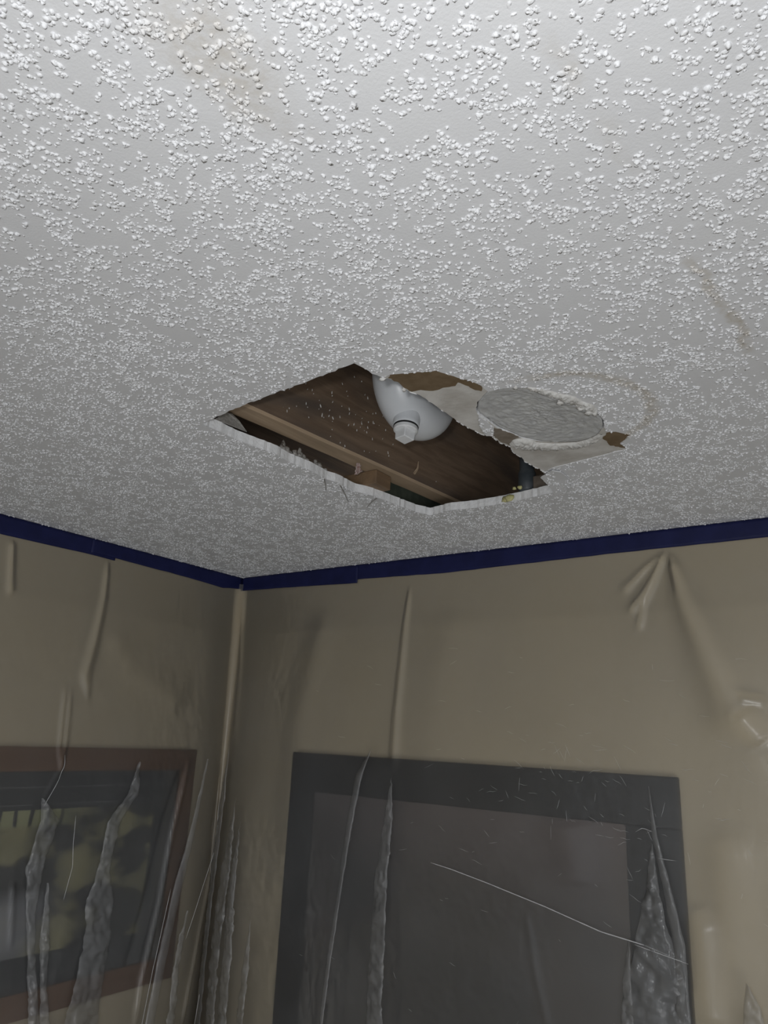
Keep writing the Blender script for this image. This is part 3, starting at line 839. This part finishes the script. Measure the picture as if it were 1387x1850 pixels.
yF0, yF1 = BLOCKF[0][1] + .018, BLOCKF[1][1] + .012
tag(box_obj('furring_strip', (-1.15, yF0, ZC + TB), (joist_x(.81) - .012, yF1, ZJ), M_WOOD_B, None, .0015), 'orange-brown furring block end under the long joist', 'furring')
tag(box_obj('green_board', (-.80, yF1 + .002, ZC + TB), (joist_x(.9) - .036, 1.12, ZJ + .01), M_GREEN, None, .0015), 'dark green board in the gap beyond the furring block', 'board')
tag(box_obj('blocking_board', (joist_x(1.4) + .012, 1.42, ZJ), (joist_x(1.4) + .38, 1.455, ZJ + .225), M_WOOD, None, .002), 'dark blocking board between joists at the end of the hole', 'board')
tag(box_obj('wood_cleat', (CLEAT[0][0], CLEAT[0][1], ZC + TB), (CLEAT[1][0] + .03, CLEAT[0][1] + .04, ZC + TB + .022), M_WOOD_G, None, .002), 'small grey-brown wooden cleat in the right corner of the hole', 'cleat')
bm = bmesh.new()
lathe(bm, [(.011, 0), (.013, .004), (.013, .03), (.011, .034), (.011, .20)], Matrix.Translation((*PIPE[0], ZC + TB + .0005)), 20)
tag(bm_obj('riser_pipe', bm, M_STEEL, None, True), 'thin dark pipe standing beside the grey-brown cleat', 'pipe')

# loose paper standing in the gap at the left corner of the hole
gp = [(*GAP_PAPER[0], ZC + TB), (*GAP_PAPER[1], ZC + TB), (*GAP_PAPER[2], ZC + .022), (*GAP_PAPER[3], ZC + .030), (*GAP_PAPER[4], ZC + .030)]
bm = bmesh.new()
f1 = bm.faces.new([bm.verts.new(p) for p in gp])
ex = bmesh.ops.extrude_face_region(bm, geom=[f1])
for v in ex['geom']:
    if isinstance(v, bmesh.types.BMVert):
        v.co += Vector((-.0012, .0006, 0))
bmesh.ops.recalc_face_normals(bm, faces=bm.faces)
tag(bm_obj('loose_paper', bm, M_DUST), 'grey scrap of board paper standing in the left corner of the hole', 'paper scrap')
# fluffy dust along the back of the board
for i, (x, y) in enumerate(TUFTS):
    hgt = [.016, .006, .015, .007, .010, .005][i]
    bm = bmesh.new()
    g = random.Random(i + 40)
    for k in range(7):
        q = Vector((x - .006 + g.gauss(0, .002), y + g.gauss(0, .006), ZC + TB))
        bmesh.ops.create_icosphere(bm, subdivisions=1, radius=1, matrix=Matrix.Translation(q + Vector((0, 0, hgt * .3 * g.random()))) @ Matrix.Diagonal((.003, .0045, hgt * g.uniform(.3, .6), 1)))
    bmesh.ops.create_icosphere(bm, subdivisions=2, radius=1, matrix=Matrix.Translation((x - .006, y, ZC + TB + hgt * .45)) @ Matrix.Diagonal((.0025, .003, hgt * .55, 1)))
    for v in bm.verts:
        v.co += Vector((g.gauss(0, .0004), g.gauss(0, .0006), g.gauss(0, .0006)))
        v.co.z = max(v.co.z, ZC + TB)
    tag(bm_obj('dust_tuft', bm, M_DUST, None, True), 'grey dust tuft on the cut board edge, %s from the left' % ['first', 'second', 'third', 'fourth', 'fifth', 'sixth'][i], 'dust', 'dust tufts on the back of the board')
# crumpled scrap hanging by the furring
bm = bmesh.new()
bmesh.ops.create_icosphere(bm, subdivisions=2, radius=1, matrix=Matrix.Translation((SCRAP[0][0] + .006, SCRAP[0][1] - .005, ZC + .0235)) @ Matrix.Diagonal((.002, .0026, .0085, 1)))
g = random.Random(77)
for v in bm.verts:
    v.co += Vector((g.gauss(0, .0016), g.gauss(0, .0018), g.gauss(0, .0016)))
tag(bm_obj('crumpled_scrap', bm, M_SCRAP), 'crumpled pinkish scrap hanging beside the furring block', 'scrap')
# yellow glue beads on the far cut edge
gl = empty('glue_lump', (GLUE[1][0], GLUE[1][1], ZC + .004))
for i, (x, y) in enumerate(GLUE):
    r = [.006, .007, .006, .005, .003, .0035][i]
    o = blob('glue_bead', (x, y - (.0095 if i < 4 else .002), ZC + (.0055 if i < 4 else .0135)), (r, .003, r * .8), M_GLUE, None, i, .25)
    keep(o, gl)
tag(gl, 'yellowish glue lump on the cut drywall edge', 'glue')

# ------------------------------------------------------------------ drain trap with cleanout plug
def trap():
    pl = Vector(TRAP[0]) + Vector((0, 0, CAM_Z))
    root = empty('drain_trap', pl)
    view = Vector((pl.x, pl.y, 0)).normalized()
    side = Vector((view.y, -view.x, 0))
    a = math.radians(TRAP_YAW)
    ud = (view * math.cos(a) + side * math.sin(a))            # plane of the bend
    r, R = .0315, .043
    bot = pl + Vector((0, 0, -.001)) + view * .016
    cen = bot + Vector((0, 0, r + R)) + ud * TRAP_SHIFT + side * .004
    bm = bmesh.new()
    pts, rad = [], []
    for k in range(5):
        pts.append(cen - ud * R + Vector((0, 0, .16 - .16 * k / 4)))
        rad.append(r)
    for k in range(1, 24):
        t = math.pi * k / 24
        pts.append(cen - ud * R * math.cos(t) - Vector((0, 0, R * math.sin(t))))
        rad.append(r * (1 + .03 * math.sin(t)))
    for k in range(5):
        pts.append(cen + ud * R + Vector((0, 0, .16 * k / 4)))
        rad.append(r)
    seg = 40
    nn = ud.cross(Vector((0, 0, 1))).normalized()
    rings = []
    for i, p in enumerate(pts):
        t = (pts[min(i + 1, len(pts) - 1)] - pts[max(i - 1, 0)]).normalized()
        v = t.cross(nn)
        rings.append([bm.verts.new(p + (nn * math.cos(q) + v * math.sin(q)) * rad[i]) for q in [2 * math.pi * k / seg for k in range(seg)]])
    for A, B in zip(rings, rings[1:]):
        for k in range(seg):
            bm.faces.new((A[k], A[(k + 1) % seg], B[(k + 1) % seg], B[k]))
    bm.faces.new(rings[0][::-1])
    bm.faces.new(rings[-1])
    bmesh.ops.recalc_face_normals(bm, faces=bm.faces)
    keep(bm_obj('trap_bend', bm, M_PVC, None, True), root)
    ax = (Vector((0, 0, -1)) - view * .12 - side * .06).normalized()
    Q = ax.to_track_quat('Z', 'Y').to_matrix().to_4x4()
    Mx = Matrix.Translation(pl) @ Q
    bm = bmesh.new()
    lathe(bm, [(.0215, -.030), (.0200, -.020), (.0178, -.012), (.0165, -.006), (.0165, -.0022), (.0158, -.0015)], Mx)
    bmesh.ops.recalc_face_normals(bm, faces=bm.faces)
    keep(bm_obj('cleanout_boss', bm, M_PVC, None, True), root)
    bm = bmesh.new()
    lathe(bm, [(.0152, -.0016), (.0157, -.001), (.0157, .0002), (.0152, .0006)], Mx)
    bmesh.ops.recalc_face_normals(bm, faces=bm.faces)
    keep(bm_obj('seal_ring', bm, M_BLACK, None, True), root)['label'] = 'black rubber ring'
    bm = bmesh.new()
    lathe(bm, [(.0145, .0005), (.0152, .0010), (.0152, .0050), (.0140, .0062), (.0095, .0064)], Mx)
    bmesh.ops.recalc_face_normals(bm, faces=bm.faces)
    plug = keep(bm_obj('cleanout_plug', bm, M_PVC2), root)
    bm = bmesh.new()
    bmesh.ops.create_cube(bm, size=1)
    for v in bm.verts:
        k = 1.0 if v.co.z < 0 else .93
        v.co = Vector((v.co.x * .0185 * k, v.co.y * .0185 * k, .0045 + (v.co.z + .5) * .0135))
    bmesh.ops.bevel(bm, geom=bm.edges[:], offset=.0012, segments=3, affect='EDGES', profile=.5)
    bmesh.ops.transform(bm, matrix=Mx @ Matrix.Rotation(math.radians(PLUG_ROT), 4, 'Z'), verts=bm.verts)
    h = bm_obj('square_head', bm, M_PVC2)
    h.parent = plug
    return tag(root, 'white plastic drain trap with square-headed cleanout plug in the ceiling hole', 'drain trap')
TRAP_YAW, TRAP_SHIFT, PLUG_ROT = 35, .012, 20
trap()

# ------------------------------------------------------------------ pictures on the walls
def picture(name, to_world, u0, u1, z0, z1, bands, depth, mats, print_mat, label, glass=True, line=None):
    """bands: left, right, top, bottom frame widths; a second set for the mat"""
    (l, r, t, b), mb = bands
    root = empty(name, to_world((u0 + u1) / 2, 0, z0))
    def slabbox(nm, ua, ub, za, zb, da, db, mat, bev=.002):
        bm = bmesh.new()
        bmesh.ops.create_cube(bm, size=1)
        for v in bm.verts:
            v.co = Vector(to_world(ua + (v.co.x + .5) * (ub - ua), da + (v.co.y + .5) * (db - da), za + (v.co.z + .5) * (zb - za)))
        bmesh.ops.recalc_face_normals(bm, faces=bm.faces)
        if bev:
            bmesh.ops.bevel(bm, geom=bm.edges[:], offset=bev, segments=2, affect='EDGES', profile=.5)
        return keep(bm_obj(nm, bm, mat), root)
    slabbox('frame_rail', u0, u1, z1 - t, z1, 0, depth, mats[0])
    slabbox('frame_rail', u0, u1, z0, z0 + b, 0, depth, mats[0])
    slabbox('frame_rail', u0, u0 + l, z0 + b, z1 - t, 0, depth, mats[0])
    slabbox('frame_rail', u1 - r, u1, z0 + b, z1 - t, 0, depth, mats[0])
    a0, a1, c0, c1 = u0 + l, u1 - r, z0 + b, z1 - t
    slabbox('print', a0, a1, c0, c1, .001, depth * .35, print_mat, 0)
    if mb:
        ml, mr, mt, mbm = mb
        d0, d1 = depth * .35, depth * .35 + .0018
        for q in ((a0, a1, c1 - mt, c1), (a0, a1, c0, c0 + mbm), (a0, a0 + ml, c0 + mbm, c1 - mt), (a1 - mr, a1, c0 + mbm, c1 - mt)):
            slabbox('mat_board', *q, d0, d1, mats[1], 0)
        for zz in line or ():
            slabbox('mat_line', a0 + ml * .5, a1 - mr * .5, zz, zz + .0014, d1, d1 + .0005, M_MATLINE, 0)
    if glass:
        slabbox('glass', a0, a1, c0, c1, depth * .62, depth * .62 + .002, M_GLASS, 0)
    return tag(root, label, 'picture')
picture('framed_picture', lambda u, d, z: (u, YW - d, z), -1.050, -.306, 1.02, 2.023, ((.056, .078, .071, .078), None), .016, (M_BFRAME,), print_dark(), 'large black-framed dark picture behind the plastic on the right wall')
picture('framed_picture', lambda u, d, z: (XW + d, u, z), .50, 1.098, 1.600, 2.017, ((.038, .038, .040, .040), (.050, .047, .062, .050)), .016, (M_BROWNF, M_MAT), print_land(), 'brown-framed landscape picture with black mat behind the plastic on the left wall', line=(1.9505, 1.9225))

# ------------------------------------------------------------------ plastic sheet hung over the walls
RC = .022
def path(s, off):
    """s<0 along the left wall, s>0 along the right wall; off = distance from the wall"""
    s = np.asarray(s, float)
    off = np.asarray(off, float)
    k = np.clip((s + RC) / (2 * RC), 0, 1) * np.pi / 2
    # fillet centre
    cx, cy = XW + RC, YW - RC
    arc_x, arc_y = cx - np.cos(k) * (RC - off), cy + np.sin(k) * (RC - off)
    x = np.where(s <= -RC, XW + off, np.where(s >= RC, XW + s, arc_x))
    y = np.where(s <= -RC, YW + s, np.where(s >= RC, YW - off, arc_y))
    return x, y

def base_off(s, z):
    d = np.clip(2.385 - z, 0, 3)
    o = .0012 + .052 * d * np.clip(d / .12, 0, 1) * np.exp(-d * .25)
    o = np.minimum(o, .034)
    # the sheet clears the picture frames
    o = o + .0025 * np.clip(d / .3, 0, 1) * (vnoise(s * 5, z * 2.2, 3) + .5 * vnoise(s * 13, z * 4, 9))
    corner = np.exp(-(s / .05) ** 2)
    return np.minimum(o, .034) * (1 - .55 * corner)

def polydist(s, z, pts, ws):
    """distance across a fold, its half width at the nearest point, and how far inside its length"""
    best = np.full(s.shape, 1e9)
    wid = np.full(s.shape, 1e-3)
    inl = np.zeros(s.shape)
    n = len(pts)
    for i in range(n - 1):
        a, b = np.array(pts[i]), np.array(pts[i + 1])
        d = b - a
        L2 = (d ** 2).sum()
        t = ((s - a[0]) * d[0] + (z - a[1]) * d[1]) / L2
        tc = np.clip(t, 0, 1)
        sx, sz = s - a[0] - d[0] * tc, z - a[1] - d[1] * tc
        dist = np.hypot(sx, sz) * np.sign((s - a[0]) * d[1] - (z - a[1]) * d[0])
        m = np.abs(dist) < np.abs(best)
        best = np.where(m, dist, best)
        wid = np.where(m, ws[i] + (ws[i + 1] - ws[i]) * tc, wid)
        u = (i + tc) / (n - 1)
        inl = np.where(m, np.clip(np.minimum(u, 1 - u) * 8 + .12, 0, 1), inl)
    return best, wid, inl

def folds_off(s, z):
    o = np.zeros(s.shape)
    for pts, ws, a in FOLDS:
        d, w_, il = polydist(s, z, pts, ws)
        u = d / (w_ * 1.15)
        o = o + a * il * np.exp(-u * u) * (1 + .25 * np.tanh(u * 2))
    return o

def crinkle(s, z, k):
    return k * (.0016 * vnoise(s * 90, z * 45, 1) + .0012 * vnoise(s * 210, z * 120, 2) + .0008 * vnoise(s * 60 + z * 160, z * 130 - s * 50, 4))

sheet = empty('plastic_sheet', (XW + .03, YW - .03, 0.02))
ss = np.r_[np.arange(-2.4, -.80, .02), np.arange(-.80, 1.36, .0034), np.arange(1.36, 2.9, .02)]
zz = np.r_[np.arange(2.384, 1.44, -.0045), np.arange(1.40, .02, -.06), [.012]]
SS, ZZ = np.meshgrid(ss, zz)
off = base_off(SS, ZZ)
off = off + folds_off(SS, ZZ) * np.clip((2.372 - ZZ) / .02, 0, 1)
cm = np.clip(vnoise(SS * 6, ZZ * 5, 12) + .15, 0, 1) * np.clip((2.30 - ZZ) / .3, 0, 1)
off = off + crinkle(SS, ZZ, 1.0) * cm * .9
off = np.maximum(off, .0008)
px, py = path(SS, off)
nz_, ns_ = SS.shape
idx = np.arange(nz_ * ns_).reshape(nz_, ns_)
Q = np.stack([idx[:-1, :-1], idx[1:, :-1], idx[1:, 1:], idx[:-1, 1:]], -1).reshape(-1, 4)
keep(np_obj('film', np.c_[px.ravel(), py.ravel(), ZZ.ravel()], Q, M_FILM), sheet)
tag(sheet, 'clear plastic dust sheet hung over both walls below the blue tape', 'plastic sheet')

def sheet_point(s, z, extra):
    s, z = np.asarray(s, float), np.asarray(z, float)
    o = np.minimum(base_off(s, z), .05) + extra
    x, y = path(s, o)
    return x, y

# doubled-over pleats standing off the sheet
for pi, (pts, ws, cr) in enumerate(PLEATS):
    if pts[-1][1] < 1.80:      # pleats that leave the picture run on down the sheet
        e = np.array(pts[-1]) - np.array(pts[-2])
        e = e / abs(e[1]) * .55
        pts, ws = list(pts) + [(pts[-1][0] + e[0] * .4, pts[-1][1] + e[1])], list(ws) + [ws[-1] * 1.2]
    P = np.array(pts)
    dd = np.r_[0, np.cumsum(np.linalg.norm(np.diff(P, axis=0), axis=1))]
    n = max(12, int(dd[-1] / .004))
    t = np.linspace(0, dd[-1], n)
    cs, cz = np.interp(t, dd, P[:, 0]), np.interp(t, dd, P[:, 1])
    for _ in range(3):
        cs[1:-1] = (cs[:-2] + cs[1:-1] * 2 + cs[2:]) / 4
        cz[1:-1] = (cz[:-2] + cz[1:-1] * 2 + cz[2:]) / 4
    w_ = np.interp(t, dd, ws)
    k = 17
    U = np.linspace(-1, 1, k)
    edge = 1 + .10 * vnoise(t * 60, t * 0 + pi, 5)[:, None] * np.ones(k)
    S_ = cs[:, None] + w_[:, None] * U[None] * edge
    Z_ = cz[:, None] + 0 * S_
    ext = .0045 + .0035 * (1 - U[None] ** 2) ** .5 * np.minimum(1, w_[:, None] / .008) + .0012 * U[None]
    ext = ext + crinkle(S_ * .8 + pi, Z_ * 1.5, 1.0) * cr * 3.0
    fo = folds_off(S_, Z_)
    x, y = sheet_point(S_, Z_, ext + fo)
    idx = np.arange(n * k).reshape(n, k)
    Q = np.stack([idx[:-1, :-1], idx[1:, :-1], idx[1:, 1:], idx[:-1, 1:]], -1).reshape(-1, 4)
    keep(np_obj('pleat', np.c_[x.ravel(), y.ravel(), Z_.ravel()], Q, M_FILM2), sheet)

def crease_obj(name, pts, r, extra=.006):
    P = np.array(pts)
    dd = np.r_[0, np.cumsum(np.linalg.norm(np.diff(P, axis=0), axis=1))]
    n = max(6, int(dd[-1] / .006))
    t = np.linspace(0, dd[-1], n)
    s, z = np.interp(t, dd, P[:, 0]), np.interp(t, dd, P[:, 1])
    x, y = sheet_point(s, z, folds_off(s, z) + extra)
    bm = bmesh.new()
    rr = r * (1 + .5 * vnoise(t * 150, t * 0, 3)) * np.clip(np.minimum(t, dd[-1] - t) / .02 + .25, 0, 1)
    tube(bm, np.c_[x, y, z], list(rr), 5)
    return keep(bm_obj(name, bm, M_CREASE), sheet)
crease_obj('crease', CREASE, .00065)
for p in CREASES:
    crease_obj('crease', p, .00042, .009)
# fine scuffs scattered over the film
bm = bmesh.new()
g = random.Random(5)
for i in range(170):
    s, z = g.uniform(.25, 1.12), g.uniform(1.55, 2.22)
    if g.random() < .5:
        s, z = g.gauss(.85, .14), g.gauss(1.99, .06)
    L = g.uniform(.004, .022)
    a = g.gauss(-.15, .25) if g.random() < .6 else g.uniform(-1.6, 1.6)
    pts = []
    for k in range(4):
        u = (k / 3 - .5) * L
        x, y = sheet_point(np.array([s + math.cos(a) * u]), np.array([z + math.sin(a) * u]), .0035 + g.uniform(0, .0006))
        pts.append((float(x[0]), float(y[0]), z + math.sin(a) * u + g.gauss(0, .0006)))
    tube(bm, pts, [.00006, .00016, .00016, .00006], 4)
o = keep(bm_obj('scuff_marks', bm, M_CREASE), sheet)
o['kind'] = 'stuff'

# ------------------------------------------------------------------ blue tape strips holding the sheet
def tape(side, u0, u1, ztop, zbot, off, label, seed):
    """zbot: list of (u, z) along the lower edge"""
    n = max(8, int(abs(u1 - u0) / .006))
    g = np.random.default_rng(seed)
    us = np.linspace(u0, u1, n)
    zb = np.interp(us, [q[0] for q in zbot], [q[1] for q in zbot]) + .0007 * vnoise(us * 40, us * 0 + seed, 1)
    K = 7
    rows = []
    for face in (0, 1):
        for j in range(K):
            f = j / (K - 1)
            z = ztop + (zb - ztop) * f
            o_ = off + .0004 * vnoise(us * 60, z * 60, seed) + (.0005 if face else 0)
            if side == 'R':
                rows.append(np.c_[us, YW - o_, z])
            else:
                rows.append(np.c_[XW + o_, us, z])
    V = np.concatenate(rows)
    F = []
    for face in (0, 1):
        for j in range(K - 1):
            for i in range(n - 1):
                a = (face * K + j) * n + i
                q = (a, a + 1, a + 1 + n, a + n)
                F.append(q if face else q[::-1])
    def rim(idx):
        for a, b in zip(idx, idx[1:]):
            F.append((a, b, b + K * n, a + K * n))
    rim(list(range(n)))
    rim([(K - 1) * n + i for i in range(n)][::-1])
    rim([j * n for j in range(K)][::-1])
    rim([j * n + n - 1 for j in range(K)])
    o = mesh_obj('tape_strip', V, F, M_TAPE, None, True)
    bm = bmesh.new()
    bm.from_mesh(o.data)
    bmesh.ops.recalc_face_normals(bm, faces=bm.faces)
    bm.to_mesh(o.data)
    bm.free()
    return tag(o, label, 'tape', 'blue tape strips along the ceiling line')
ZT = ZC - .0006
tape('L', -1.25, .845, ZT, [(-1.25, 2.364), (.616, 2.3649), (.80, 2.3680), (.845, 2.3675)], .0024, 'blue tape strip on the left wall, the one farther from the corner', 1)
tape('L', .79, YW - .004, ZT, [(.79, 2.3712), (.843, 2.3725), (1.03, 2.3700), (1.1285, 2.3662), (1.16, 2.3705), (1.186, 2.3740)], .0032, 'blue tape strip on the left wall running into the corner', 2)
tape('R', XW + .004, -.9195, ZT, [(-1.259, 2.3690), (-1.24, 2.3690), (-1.1161, 2.3665), (-.9215, 2.361)], .0040, 'short blue tape strip on the right wall starting at the corner', 3)
tape('R', -.955, 1.66, ZT, [(-.955, 2.3690), (-.9192, 2.3689), (-.7169, 2.364), (-.3951, 2.3685), (-.1557, 2.3695), (1.66, 2.370)], .0030, 'long blue tape strip on the right wall overlapping the short one', 4)
